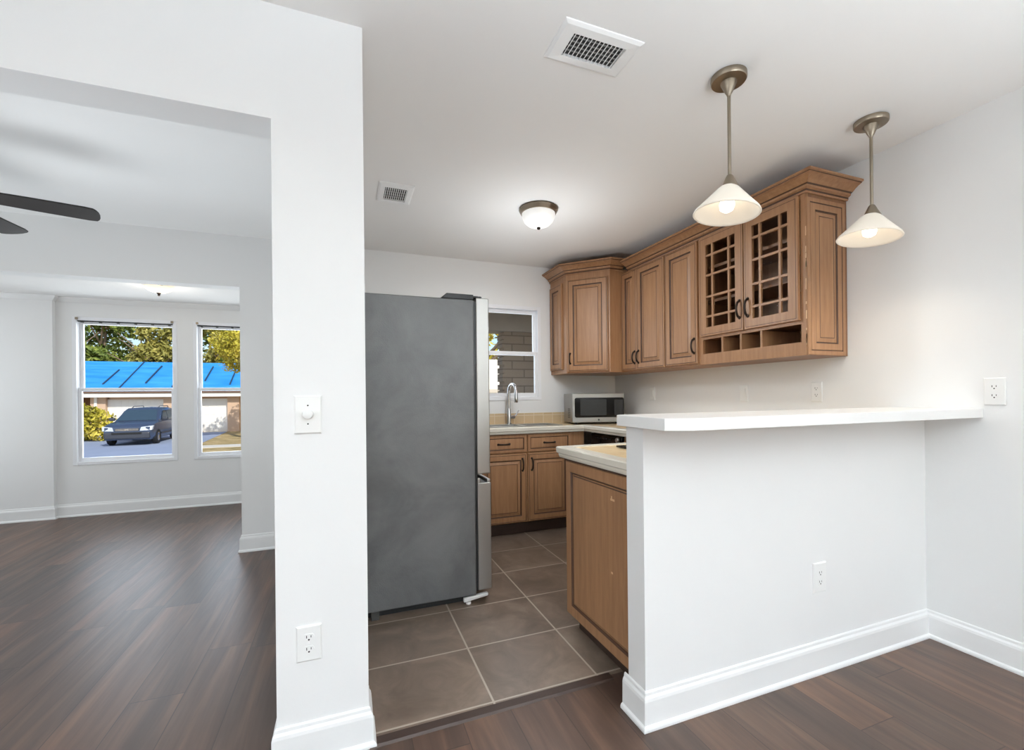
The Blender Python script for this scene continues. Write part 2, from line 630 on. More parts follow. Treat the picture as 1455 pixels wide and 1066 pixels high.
baseboard([(HW0, 1.42), (HW0, 1.30), (XR, 1.30)][::-1][::-1], 'baseboard_half', 'white baseboard wrapping the foot of the half wall')
baseboard([(XR, -2.9), (XR, 1.30)][::-1], 'baseboard_right', 'white baseboard along the wall beside the half wall')
baseboard([(-.216, 1.707), (-.216, 1.582), (.063, 1.582), (.063, 1.70)], 'baseboard_column', 'white baseboard wrapping the wall end beside the kitchen')
baseboard([(-.763, 4.05), (-.763, YB), (-.06, YB)], 'baseboard_living', 'shaded baseboard under the living area wall corner')
baseboard([(-4, 5.745), (-2.744, 5.745), (-2.744, 5.776)], 'baseboard_pier', 'white baseboard at the foot of the sunroom pier')
baseboard([(-2.744, 5.8), (-.45, 5.8)], 'baseboard_sunroom', 'white baseboard under the two street windows')
struct(MB().sweep([(-4, 5.745), (-2.744, 5.745), (-2.744, 5.8), (-.45, 5.8)], [(0, 2.19), (.012, 2.19), (.04, 2.225), (.04, 2.237), (0, 2.237)]),
       'trim_2', 'trim', 'slim white crown strip above the street windows', 'trim')


# ------------------------------------------------------------------ windows
def window(name, x0, x1, z0, z1, y, label, zm, depth=.055, brackets=False, fr=.034):
    """double-hung vinyl window; room face at y, glass further out."""
    root = thing(name, label, 'window', ((x0 + x1) / 2, y, z0))
    root['kind'] = 'structure'
    ox, oz = (x0 + x1) / 2, z0
    X0, X1, Z1 = x0 - ox, x1 - ox, z1 - oz
    zm -= oz
    f = MB()
    for a in ((X0, X0 + fr, 0, Z1), (X1 - fr, X1, 0, Z1), (X0 + fr, X1 - fr, 0, fr), (X0 + fr, X1 - fr, Z1 - fr, Z1)):
        f.box(a[0], a[1], -.008, .10, a[2], a[3])
    f.build('window_frame', 'vinyl', root, bevel=.003)
    for nm, za, zb, ya in (('upper_sash', zm - .005, Z1 - fr, depth + .02), ('lower_sash', fr, zm + .028, depth - .02)):
        s = .028
        m = MB()
        xa, xb = X0 + fr, X1 - fr
        m.box(xa, xa + s, ya, ya + .03, za, zb).box(xb - s, xb, ya, ya + .03, za, zb)
        m.box(xa + s, xb - s, ya, ya + .03, za, za + s + .008).box(xa + s, xb - s, ya, ya + .03, zb - s - .004, zb)
        so = m.build(nm, 'vinyl', root, bevel=.003)
        MB().box(xa + s - .004, xb - s + .004, ya + .012, ya + .016, za + s, zb - s).build('glass_pane', 'glass', so)
    if brackets:
        for xx in (X0 + .03, X1 - .05):
            MB().box(xx, xx + .022, -.018, -.0085, Z1 - .03, Z1 - .006).build('blind_bracket', 'nickel', root)
        m = MB().box(X0 + fr + .003, X1 - fr - .003, .012, .03, Z1 - fr - .012, Z1 - fr - .001)
        for k in range(6):
            xx = X0 + fr + .03 + k * (X1 - X0 - 2 * fr - .08) / 5
            m.box(xx, xx + .02, .010, .032, Z1 - fr - .02, Z1 - fr - .012)
        m.build('blind_rail', 'duct', root)
    return root


window('window_1', *W1[:2], *W1[2:], 5.8, 'white double-hung window framing the parked car', 1.285, .045, True)
window('window_2', *W2[:2], *W2[2:], 5.8, 'white double-hung window partly hidden by the wall corner', 1.285, .045, True)
window('window_3', KX0, KX1, KZ0, KZ1, YB, 'white double-hung kitchen window above the sink faucet', 1.585, .02)

# ------------------------------------------------------------------ cabinet parts
DOOR = [(0, 0, 0), (0, .014, 0), (.005, .019, 0), (.010, .019, 0), (.012, .017, 1), (.0145, .019, 1), (.052, .019, 0), (.055, .012, 1), (.062, .010, 1),
        (.066, .010, 0), (.086, .016, 0), (.088, .0145, 1), (.0905, .016, 1)]
DRAWER = [(0, 0, 0), (0, .014, 0), (.004, .018, 0), (.024, .018, 0), (.026, .013, 1), (.031, .012, 1), (.037, .015, 0)]


def pull(parent, x, z, length=.10, vertical=True, y=-.019):
    """bail handle: an arched bar with two feet."""
    pts, rad = [], []
    for k in range(11):
        t = k / 10
        a = (t - .5) * length
        out = .026 * math.sin(PI * min(1, max(0, t))) ** .45 if 0 < t < 1 else 0
        pts.append((x, y - .001 - out, z + a) if vertical else (x + a, y - .001 - out, z))
        rad.append(.0058 + .0016 * abs(t - .5) * 2)
    m = MB().tube(pts, rad, 10)
    for s_ in (-.5, .5):
        c = (x, y, z + s_ * length) if vertical else (x + s_ * length, y, z)
        m.lathe([(.010, 0), (.010, -.003), (.006, -.008)], c, 12, axis='Y', cap0=True, cap1=True)
    return m.build('handle', 'bronze', parent, smooth=True)


def door(parent, x, z, w_, h, spec=DOOR, name='door', y=0.0):
    return MB().rings(w_, h, spec, y, x, z).build(name, ['wood', 'glaze'], parent)


CROWN = [(0, 2.255), (.008, 2.255), (.012, 2.262), (.012, 2.272), (.024, 2.278), (.026, 2.288), (.034, 2.293), (.048, 2.306), (.066, 2.318),
         (.080, 2.324), (.082, 2.328), (.090, 2.330), (.090, 2.340), (0, 2.340)]
CROWNM = [0, 0, 1, 0, 0, 1, 0, 0, 0, 1, 0, 0, 0, 0]
UZ0, UZ1 = 1.388, 2.262
FX = 2.308   # face of the right-hand wall cabinets

# diagonal corner wall cabinet
cc = thing('corner_wall_cabinet', 'brown diagonal corner wall cabinet above the microwave', 'cabinet', (0, 0, 0))
A_, B_ = (1.895, 3.60), (2.178, 3.317)
MB().prism([(1.895, YB - .002), A_, B_, (FX, B_[1]), (XR - .002, B_[1]), (XR - .002, YB - .002)], UZ0, 2.30).build('body', 'wood', cc, bevel=.002)
MB().sweep([(1.895, YB - .002), A_, B_, (FX - .004, B_[1])], [(d, z + .03) for d, z in CROWN], mis=CROWNM).build('crown_moulding', ['wood', 'glaze'], cc)
Ld = math.hypot(B_[0] - A_[0], B_[1] - A_[1])
dd = MB().rings(Ld - .03, .835, DOOR).build('door', ['wood', 'glaze'], cc, loc=(A_[0] + .0106, A_[1] - .0106, UZ0 + .012), rotz=-PI / 4)
pull(dd, .024, .12, .09)
sp = MB().rings(.245, .80, DOOR).build('side_panel', ['wood', 'glaze'], cc, loc=(1.8945, YB - .02, UZ0 + .04), rotz=-PI / 2)

# two wall cabinets with solid doors
cab = thing('wall_cabinet', 'brown wall cabinet with a pair of narrow solid doors', 'cabinet', (FX, 3.312, UZ0), -PI / 2, 'solid door wall cabinets')
Wc = 3.312 - 2.748
MB().box(0, Wc - .001, 0, XR - FX - .002, 0, UZ1 - UZ0).build('body', 'wood', cab, bevel=.002)
e1 = 3.312 - 3.095
d1 = door(cab, .004, .010, e1 - .007, .852)
pull(d1, e1 - .028, .115)
d2 = door(cab, e1 + .002, .010, Wc - e1 - .008, .852)
pull(d2, e1 + .026, .115)
cab = thing('wall_cabinet', 'brown wall cabinet with one wide solid door beside the glass doors', 'cabinet', (FX, 2.747, UZ0), -PI / 2, 'solid door wall cabinets')
Wc = 2.747 - 2.402
MB().box(0, Wc - .001, 0, XR - FX - .002, 0, UZ1 - UZ0).build('body', 'wood', cab, bevel=.002)
d1 = door(cab, .004, .010, Wc - .018, .852)
pull(d1, Wc - .04, .135)

# glass-door cabinet with cubbies
GY0 = 2.401
gc = thing('glass_door_cabinet', 'brown wall cabinet with two gridded glass doors over open cubbies', 'cabinet', (FX, GY0, UZ0), -PI / 2)
Wg = GY0 - 1.647
Dg = XR - FX - .002
Hg = UZ1 - UZ0
t = .018
b = MB()
b.box(0, t, .02, Dg, 0, Hg).box(Wg - t, Wg, .02, Dg, 0, Hg).box(t, Wg - t, .02, Dg, Hg - t, Hg).box(t, Wg - t, .02, Dg, .0, .07)
b.box(t, Wg - t, Dg - .008, Dg, .07, Hg - t).box(t, Wg - t, .02, Dg, .178, .196)
ch = []
for _ in range(16):
    z = random.uniform(.02, .80)
    ch.append((z, z + random.uniform(.004, .07), .0006 + random.random() ** 2 * .003))
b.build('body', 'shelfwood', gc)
# face frame
b = MB()
b.box(0, .022, 0, .02, 0, Hg).box(Wg - .03, Wg, -.0, .02, 0, Hg).box(.022, Wg - .03, 0, .02, 0, .072).box(.022, Wg - .03, 0, .02, .170, .20)
b.box(.022, Wg - .03, 0, .02, Hg - .03, Hg).box(.362, .382, 0, .02, .2, Hg - .03)
for z0_, z1_, d_ in ch:
    b.box(Wg - .004, Wg + .0004, -.0005, d_, z0_, z1_, 1)
b.build('face_frame', ['wood', 'worn'], gc)
for z in (.42, .65):
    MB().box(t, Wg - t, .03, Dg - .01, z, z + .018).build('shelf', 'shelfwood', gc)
for x in (.185, .33, .475):
    MB().box(x - .007, x + .007, .003, Dg - .01, .0725, .1695).build('cubby_divider', 'wood', gc)
for i, (x0, x1) in enumerate(((.012, .368), (.376, Wg - .034))):
    w_, h = x1 - x0, Hg - .19 - .012
    s = .058
    m = MB()
    m.box(0, s, -.019, 0, 0, h).box(w_ - s, w_, -.019, 0, 0, h).box(s, w_ - s, -.019, 0, 0, s).box(s, w_ - s, -.019, 0, h - s, h)
    for (xa, xb, za, zb) in ((.010, w_ - .010, .010, .013), (.010, w_ - .010, h - .013, h - .010), (.010, .013, .013, h - .013), (w_ - .013, w_ - .010, .013, h - .013)):
        m.box(xa, xb, -.0194, -.0185, za, zb, 1)
    iw, ih = w_ - 2 * s, h - 2 * s
    for fx in (.22, .78):
        xx = s + iw * fx
        m.box(xx - .007, xx + .007, -.016, -.002, s, h - s)
    for fz in (.13, .37, .63, .87):
        zz = s + ih * fz
        m.box(s, w_ - s, -.0165, -.0015, zz - .007, zz + .007)
    d = m.build('door', ['wood', 'glaze'], gc, loc=(x0, 0, .19), bevel=.0015)
    MB().box(s - .004, w_ - s + .004, -.0012, -.0002, s - .004, h - s + .004).build('glass_pane', 'cabglass', d)
    pull(d, w_ - .026 if i == 0 else .026, .13, .105)
# decorated end panel
MB().rings(.300, Hg - .03, [(0, 0, 0), (0, .004, 0), (.001, .006, 0), (.022, .006, 0), (.0235, .003, 1), (.027, .003, 1), (.029, .006, 0), (.062, .006, 0), (.065, .001, 1), (.071, .0008, 1), (.075, .001, 0), (.092, .005, 0), (.094, .004, 1), (.096, .005, 1)]).build(
    'end_panel', ['wood', 'glaze'], gc, loc=(Wg + .0005, .002, .002), rotz=PI / 2)
cr = MB().sweep([(FX, B_[1] - .096), (FX, 1.647), (XR - .002, 1.647)], [(d + .0005, z) for d, z in CROWN], mis=CROWNM)
tag(cr.build('crown_moulding', ['wood', 'glaze']), 'long brown crown moulding capping the row of wall cabinets', 'moulding')

# ------------------------------------------------------------------ base cabinets and worktops
CT = .92
sb = thing('sink_base_cabinet', 'brown base cabinet under the sink with two drawer fronts', 'cabinet', (.98, 3.50, 0))
MB().box(0, 1.03, 0, .018, .105, .872).box(0, .018, .018, .41, .105, .872).box(1.012, 1.03, .018, .41, .105, .872).box(.018, 1.012, .018, .41, .105, .123).build('body', 'wood', sb, bevel=.002)
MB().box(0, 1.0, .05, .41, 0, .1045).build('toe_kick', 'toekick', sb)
for x0, x1, hx in ((.05, .462, .40), (.472, .885, .53)):
    dr = door(sb, x0, .705, x1 - x0, .15, DRAWER, 'drawer')
    pull(dr, (x0 + x1) / 2, .78, .10, False, -.016)
    d = door(sb, x0, .112, x1 - x0, .582)
    pull(d, hx + (.022 if x0 < .1 else -.022), .60, .10)
bc = thing('base_cabinet', 'brown base cabinet between the dishwasher and the peninsula', 'cabinet', (2.04, 2.925, 0), -PI / 2)
MB().box(0, .83, 0, .59, .105, .872).build('body', 'wood', bc, bevel=.002)
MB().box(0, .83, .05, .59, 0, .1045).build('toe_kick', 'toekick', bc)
dr = door(bc, 0.03, .705, .77, .15, DRAWER, 'drawer')
pull(dr, .35, .78, .10, False, -.016)
d = door(bc, .03, .112, .77, .582)
pull(d, .08, .60)

pc = thing('peninsula_cabinet', 'brown peninsula cabinet showing a scuffed raised end panel', 'cabinet', (0, 0, 0))
MB().box(1.062, 2.00, 1.403, 2.02, .075, .872).build('body', 'wood', pc, bevel=.002)
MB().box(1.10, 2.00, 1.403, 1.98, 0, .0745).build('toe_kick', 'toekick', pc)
PEN = [(0, 0, 0), (0, .008, 0), (.004, .012, 0), (.052, .012, 0), (.056, .006, 1), (.062, .003, 1), (.067, .003, 0), (.072, .006, 1), (.076, .006, 0)]
epm = MB().rings(.61, .775, PEN)
for _ in range(30):
    z = random.uniform(.12, .62)
    if random.random() < .2:
        continue
    epm.box(.545 + random.uniform(-.0015, .0015), .5485 + random.uniform(0, .0015), -.0068, -.0028, z, z + random.uniform(.01, .05), 2)
epm.box(.40, .43, -.0068, -.0058, .655, .664, 2).box(.405, .412, -.0068, -.0058, .66, .675, 2).box(.40, .412, -.0066, -.0058, .342, .350, 2)
epm.build('end_panel', ['wood', 'glaze', 'worn'], pc, loc=(1.0615, 2.018, .077), rotz=-PI / 2)
MB().box(1.046, 1.0615, 1.403, 2.02, .8535, .8725).build('top_rail', 'glaze', pc)

EDGE = [(0, CT - .055), (.006, CT - .055), (.010, CT - .045), (.010, CT - .036), (.018, CT - .030), (.020, CT - .006), (.016, CT), (-.045, CT), (-.045, CT - .003), (0, CT - .004)]
pt = thing('peninsula_countertop', 'cream edged beige tile countertop of the peninsula', 'countertop', (0, 0, 0))
MB().box(1.04, XR - .002, 1.402, 2.046, CT - .045, CT - .003).build('tile_top', 'ctile', pt)
MB().sweep([(1.04, 1.402), (1.04, 2.046), (1.96, 2.046)][::-1][::-1], [(-d, z) for d, z in EDGE]).build('edge_trim', 'cream', pt)
wt = thing('kitchen_countertop', 'cream edged countertop running behind the sink and under the microwave', 'countertop', (0, 0, 0))
b = MB()
SX0, SX1, SY0, SY1 = 1.12, 1.80, 3.55, 3.84
z0, z1 = CT - .045, CT - .003
b.box(.84, SX0, 3.47, YB - .002, z0, z1).box(SX0, SX1, 3.47, SY0, z0, z1).box(SX0, SX1, SY1, YB - .002, z0, z1)
b.box(SX1, 2.0, 3.47, YB - .002, z0, z1).box(2.0, XR - .002, 2.07, YB - .002, z0, z1)
b.build('tile_top', 'ctile', wt)
MB().sweep([(.84, 3.47), (2.0, 3.47), (2.0, 2.07)], EDGE).build('edge_trim', 'cream', wt)
tag(MB().box(.84, 2.40, YB - .012, YB - .001, CT - .003, 1.022).build('backsplash', 'backsplash'), 'low tan tile backsplash strip behind the sink', 'backsplash')

# sink
sk = thing('sink', 'stainless steel double bowl sink set into the countertop', 'sink', (1.46, 3.695, CT))
b = MB()
ox, oy = 1.46, 3.695
X0, X1, Y0, Y1 = SX0 - .015 - ox, SX1 + .015 - ox, SY0 - .015 - oy, SY1 + .015 - oy
bowls = ((X0 + .04, -.02), (.02, X1 - .04))
b.box(X0, bowls[0][0], Y0, Y1, .0, .006).box(bowls[0][1], bowls[1][0], Y0, Y1, .0, .006).box(bowls[1][1], X1, Y0, Y1, .0, .006)
b.box(bowls[0][0], bowls[0][1], Y0, Y0 + .03, .0, .006).box(bowls[0][0], bowls[0][1], Y1 - .07, Y1, .0, .006)
b.box(bowls[1][0], bowls[1][1], Y0, Y0 + .03, .0, .006).box(bowls[1][0], bowls[1][1], Y1 - .07, Y1, .0, .006)
b.build('rim', 'steel', sk, bevel=.002)
for x0, x1 in bowls:
    m = MB()
    ya, yb, tt = Y0 + .03, Y1 - .07, .003
    m.box(x0, x1, ya, yb, -.18, -.177).box(x0, x0 + tt, ya, yb, -.177, .001).box(x1 - tt, x1, ya, yb, -.177, .001)
    m.box(x0 + tt, x1 - tt, ya, ya + tt, -.177, .001).box(x0 + tt, x1 - tt, yb - tt, yb, -.177, .001)
    m.build('bowl', 'steel', sk)

# faucet
fc = thing('faucet', 'chrome gooseneck pull-down faucet behind the sink', 'faucet', (1.405, 3.815, CT + .0065))
MB().lathe([(.030, 0), (.030, .006), (.020, .010), (.019, .12), (.016, .14), (.0135, .15)], (0, 0, 0), 20, cap0=True, cap1=True).build('base', 'chrome', fc, smooth=True)
pts = [(0, 0, .145), (0, 0, .24), (0, 0, .305)]
for k in range(1, 13):
    a = PI * k / 12
    pts.append((.012 * (1 - math.cos(a)), -.062 * (1 - math.cos(a)), .305 + .062 * math.sin(a)))
MB().tube(pts, .0125, 14).build('spout', 'chrome', fc, smooth=True)
MB().lathe([(.0130, .312), (.0155, .300), (.017, .24), (.0185, .205), (.016, .20)], (.024, -.124, 0), 16, cap0=True, cap1=True).build('spray_head', 'chrome', fc, smooth=True)
m = MB().lathe([(.014, .010), (.015, .05), (.013, .058)], (0, 0, .065), 16, axis='X', cap0=True, cap1=True)
m.tube([(.05, 0, .065), (.07, -.004, .085), (.095, -.012, .13)], [.007, .007, .005], 10)
m.build('lever', 'chrome', fc, smooth=True)

# dishwasher
dw = thing('dishwasher', 'black built-in dishwasher under the countertop corner', 'dishwasher', (2.035, 3.405, 0), -PI / 2)
MB().box(0, .47, .02, .57, .1, .87).build('body', 'blackplastic', dw)
MB().box(.003, .467, -.01, .02, .12, .70).build('door', 'blackglass', dw, bevel=.004)
cp = MB().hexa([(.003, -.018, .705), (.467, -.018, .705), (.467, .02, .705), (.003, .02, .705), (.003, -.006, .855), (.467, -.006, .855), (.467, .02, .855), (.003, .02, .855)]).build('control_panel', 'blackglass', dw, bevel=.004)
MB().lathe([(.020, -.0145), (.020, -.026), (.016, -.034)], (.425, 0, .825), 20, axis='Y', cap0=True, cap1=True).build('knob', 'steel', cp, smooth=True)
m = MB()
for k in range(6):
    m.box(.06 + k * .045, .09 + k * .045, -.016, -.0125, .815, .825)
m.build('push_buttons', 'blackplastic', cp)
MB().box(.002, .468, .06, .57, 0, .0995).build('toe_kick', 'blackplastic', dw)

# microwave, angled in the corner
MWR = -math.radians(13)
mw = thing('microwave', 'stainless countertop microwave with a black door angled into the corner', 'microwave', (1.945, 3.60, CT + .002 - .003), MWR)
MW, MH, MD = .50, .285, .29
b = MB().box(0, MW, .012, MD, .014, MH)
b.build('body', 'steeldark', mw, bevel=.004)
m = MB()
for r_ in range(6):
    for c_ in range(5):
        m.box(-.0006, .002, .06 + c_ * .018, .069 + c_ * .018, .055 + r_ * .016, .065 + r_ * .016)
m.build('side_vent', 'dark', mw)
for fx in (.04, MW - .06):
    for fy in (.05, MD - .05):
        MB().box(fx, fx + .02, fy, fy + .02, .0, .0145).build('foot', 'blackplastic', mw)
dr = MB().box(0, MW, -.012, .0115, .016, MH).build('door', 'steeldark', mw, bevel=.005)


def rrect(x0, x1, z0, z1, r, n=5):
    pts = []
    for cx, cz, a0 in ((x1 - r, z0 + r, -PI / 2), (x1 - r, z1 - r, 0), (x0 + r, z1 - r, PI / 2), (x0 + r, z0 + r, PI)):
        for k in range(n + 1):
            a = a0 + PI / 2 * k / n
            pts.append((cx + r * math.cos(a), cz + r * math.sin(a)))
    return pts


def plate(name, pts, y0, y1, mat, parent, **kw):
    """flat plate in the XZ plane from y0 (back) to y1 (front)."""
    m = MB()
    a = [m.b.verts.new((x, y0, z)) for x, z in pts]
    c = [m.b.verts.new((x, y1, z)) for x, z in pts]
    m.b.faces.new(a)
    m.b.faces.new(c[::-1])
    n = len(pts)
    for i in range(n):
        j = (i + 1) % n
        m.b.faces.new((a[i], a[j], c[j], c[i]))
    return m.build(name, mat, parent, **kw)


plate('black_window', rrect(.022, MW - .006, .062, MH - .04, .018), -.0115, -.0150, 'blackglass', dr)
MAT['mwscreen'] = simple('microwave_mesh', srgb(52, 53, 53), .3, var=.08, scale=60, spec=.25)
plate('mesh_window', rrect(.075, .325, .082, MH - .055, .004), -.0145, -.0156, 'mwscreen', dr)
plate('control_panel', rrect(.40, MW - .015, .08, MH - .06, .003), -.0145, -.0156, 'blackplastic', dr)
MB().lathe([(.0085, -.0115), (.0085, -.0145)], (MW / 2, 0, .040), 20, axis='Y', cap0=True, cap1=True).build('round_badge', 'dark', dr)

# cooktop on the peninsula
ck = thing('cooktop', 'black glass cooktop set on the peninsula countertop', 'cooktop', (1.275, 1.44, CT))
MB().box(0, .60, 0, .46, .0, .008).build('glass_top', 'blackglass', ck, bevel=.002)
for ax, ay in ((.16, .12), (.16, .34), (.44, .12), (.44, .34)):
    MB().lathe([(.085, .0081), (.085, .0086), (.078, .0086), (.078, .0081)], (ax, ay, 0), 28).build('burner_ring', 'duct', ck)

# breakfast bar top
BT = 1.107
tag(MB().prism([(.957, 1.42), (.932, 1.122), (1.02, 1.087), (XR - .001, 1.087), (XR - .001, 1.44), (.985, 1.44)], BT - .040, BT).build('bar_top', 'bar', bevel=.002),
    'white breakfast bar top with a clipped corner on the half wall', 'bar top')

# ------------------------------------------------------------------ refrigerator
rf = thing('refrigerator', 'tall grey sided refrigerator with stainless doors seen from its side', 'refrigerator', (0, 0, 0))
RY0, RY1 = 2.44, 3.345
MB().box(.085, .690, RY0, RY1, .045, 1.737).build('body', 'fridge', rf, bevel=.006)
MB().box(.690, .704, RY0 + .012, RY1 - .012, .06, 1.73).build('gasket', 'blackplastic', rf)
MB().box(.704, .782, RY0 + .003, RY0 + .450, .735, 1.752).build('door', 'fridgesteel', rf, bevel=.006)
MB().box(.704, .782, RY0 + .455, RY1 - .003, .735, 1.752).build('door', 'fridgesteel', rf, bevel=.006)
b = MB().box(.704, .784, RY0 + .002, RY1 - .002, .068, .685).box(.704, .722, RY0 + .002, RY1 - .002, .685, .712).box(.764, .784, RY0 + .012, RY1 - .012, .685, .702)
b.build('freezer_drawer', 'fridgesteel', rf, bevel=.004)
for y in (RY0 + .004, RY1 - .094):
    h_ = MB().hexa([(.50, y, 1.738), (.690, y, 1.738), (.690, y + .09, 1.738), (.50, y + .09, 1.738), (.535, y, 1.768), (.690, y, 1.768), (.690, y + .09, 1.768), (.535, y + .09, 1.768)])
    h_.box(.690, .722, y + .01, y + .08, 1.752, 1.764)
    hc = h_.build('hinge_cover', 'blackplastic', rf, bevel=.003)
    MB().lathe([(.016, 1.753), (.016, 1.766)], (.735, y + .04, 0), 16, cap0=True, cap1=True).build('hinge_pin', 'blackplastic', hc, smooth=True)
MB().box(.10, .66, RY0 + .05, RY1 - .05, .0, .045).build('base_grille', 'dark', rf)
MB().hexa([(.615, RY0 - .004, .012), (.76, RY0 - .006, .032), (.76, RY0 + .022, .032), (.615, RY0 + .022, .012), (.615, RY0 - .004, .036), (.76, RY0 - .006, .050), (.76, RY0 + .022, .050), (.615, RY0 + .022, .036)]).build(
    'front_foot', 'plastic', rf, bevel=.006)
MB().lathe([(.015, 0), (.015, .012)], (.645, RY0 + .010, 0), 14, cap0=True, cap1=True).build('leveling_foot', 'plastic', rf)
MB().box(.115, .155, RY0 + .004, RY0 + .04, .0, .0449).build('rear_roller', 'duct', rf)


# ------------------------------------------------------------------ pendants and ceiling fixtures
def pendant(x, y, label):
    p = thing('pendant_light', label, 'pendant light', (x, y, CEIL), group='pendant lights over the bar')
    MB().lathe([(.066, 0), (.066, -.018), (.063, -.022), (.030, -.024)], (0, 0, 0), 36, cap0=True).build('canopy', 'nickel', p, smooth=True)
    MB().lathe([(.030, -.0235), (.030, -.028), (.013, -.065), (.009, -.072), (.007, -.078)], (0, 0, 0), 28, cap0=True, cap1=True).build('swivel_cone', 'nickel', p, smooth=True)
    MB().lathe([(.0065, -.07), (.0065, -.405)], (0, 0, 0), 14, cap0=True, cap1=True).build('rod', 'nickel', p, smooth=True)
    MB().lathe([(.010, -.392), (.014, -.398), (.026, -.425), (.036, -.445), (.036, -.450)], (0, 0, 0), 28, cap0=True, cap1=True).build('socket_cap', 'nickel', p, smooth=True)
    sh = MB().lathe([(.032, -.440), (.042, -.449), (.080, -.492), (.119, -.535), (.124, -.545), (.121, -.548), (.116, -.539), (.077, -.496), (.040, -.453), (.032, -.444)], (0, 0, 0), 48)
    tilt = Matrix.Translation((0, 0, -.40)) @ Matrix.Rotation(math.radians(6), 4, fw) @ Matrix.Translation((0, 0, .40))
    sh.build('shade', 'shade', p, smooth='all').matrix_local = tilt
    MB().lathe([(.013, -.451), (.014, -.47), (.024, -.492), (.0285, -.510), (.024, -.530), (.012, -.5385), (.001, -.5395)], (0, 0, 0), 20, cap0=True).build('bulb', 'bulb', p, smooth='all').matrix_local = tilt
    light('pendant_lamp_light', 'AREA', (0, 0, -.550), .8, (1, .88, .72), .16, parent=p, spread=118)
    return p


pendant(1.434, 1.33, 'brushed nickel pendant light hanging over the clipped end of the bar')
pendant(2.288, 1.32, 'brushed nickel pendant light hanging beside the end panel of the cabinets')

dl = thing('flush_mount_light', 'lit frosted dome ceiling light over the kitchen floor', 'ceiling light', (1.225, 2.71, CEIL))
MB().lathe([(.128, 0), (.132, -.010), (.126, -.022), (.118, -.034), (.110, -.036)], (0, 0, 0), 44, cap0=True).build('mounting_ring', 'nickel', dl, smooth=True)
MB().lathe([(.112, -.034), (.110, -.055), (.098, -.085), (.075, -.107), (.045, -.120), (.012, -.125)], (0, 0, 0), 44, cap1=True).build('glass_dome', 'dome', dl, smooth='all')
MB().lathe([(.010, -.124), (.013, -.130), (.009, -.138), (.002, -.141)], (0, 0, 0), 16, cap0=True, cap1=True).build('finial', 'bronze', dl, smooth=True)
light('dome_light_glow', 'POINT', (0, 0, -.60), 9.0, (.92, .96, 1), .09, parent=dl)
light('dome_downlight', 'AREA', (0, 0, -.16), 8, (.93, .97, 1), .22, parent=dl)

sl = thing('bowl_ceiling_light', 'small amber bowl ceiling light with a dark finial in the sunroom', 'ceiling light', (-1.60, 4.93, 2.237))
MB().lathe([(.03, 0), (.03, -.03), (.012, -.035), (.012, -.05)], (0, 0, 0), 20, cap0=True, cap1=True).build('stem', 'bronze', sl, smooth=True)
MB().lathe([(.112, -.022), (.108, -.032), (.082, -.052), (.05, -.066), (.02, -.072), (.02, -.068), (.05, -.061), (.08, -.047), (.104, -.030), (.108, -.022)], (0, 0, 0), 32).build('glass_bowl', 'bowl', sl, smooth='all')
MB().lathe([(.022, -.070), (.014, -.078), (.009, -.088), (.011, -.096), (.002, -.102)], (0, 0, 0), 14, cap0=True, cap1=True).build('finial', 'bronze', sl, smooth=True)
light('bowl_light_glow', 'POINT', (0, 0, -.20), 1.8, (1, .92, .82), .06, parent=sl)

# ceiling fan
HB = (-1.755, 2.70)
fan = thing('ceiling_fan', 'dark bladed ceiling fan reaching into the living area', 'ceiling fan', (HB[0], HB[1], CEIL))
MB().lathe([(.07, 0), (.07, -.03), (.03, -.05)], (0, 0, 0), 28, cap0=True, cap1=True).build('canopy', 'bronze', fan, smooth=True)
MB().lathe([(.013, -.04), (.013, -.24)], (0, 0, 0), 14, cap0=True, cap1=True).build('downrod', 'bronze', fan, smooth=True)
MB().lathe([(.03, -.23), (.10, -.25), (.12, -.28), (.12, -.33), (.09, -.36), (.05, -.37)], (0, 0, 0), 32, cap0=True, cap1=True).build('motor_housing', 'bronze', fan, smooth=True)
for k in range(5):
    a = math.radians(15 + 72 * k)
    m = MB()
    pts = [(.15, -.048), (.36, -.058), (.555, -.062)] + [(.575 + .030 * math.cos(q), .062 * math.sin(q)) for q in [-PI / 2 + PI * j / 8 for j in range(1, 8)]] + [(.555, .062), (.36, .058), (.15, .048)]
    n = len(pts)
    A0 = [m.b.verts.new((x, y, -.318 - y * .17)) for x, y in pts]
    A1 = [m.b.verts.new((x, y, -.311 - y * .17)) for x, y in pts]
    m.b.faces.new(A0[::-1])
    m.b.faces.new(A1)
    for i in range(n):
        j = (i + 1) % n
        m.b.faces.new((A0[i], A0[j], A1[j], A1[i]))
    bl = m.build('blade', 'fanblade', fan, rotz=a)
    MB().box(.09, .21, -.022, .022, -.326, -.319).build('blade_iron', 'bronze', bl)
MB().lathe([(.05, -.371), (.085, -.385), (.08, -.43), (.05, -.455), (.005, -.465)], (0, 0, 0), 28, cap0=True, cap1=True).build('light_bowl', 'dome', fan, smooth='all')
light('fan_light_glow', 'POINT', (0, 0, -.56), 1.5, (1, .92, .86), .07, parent=fan)


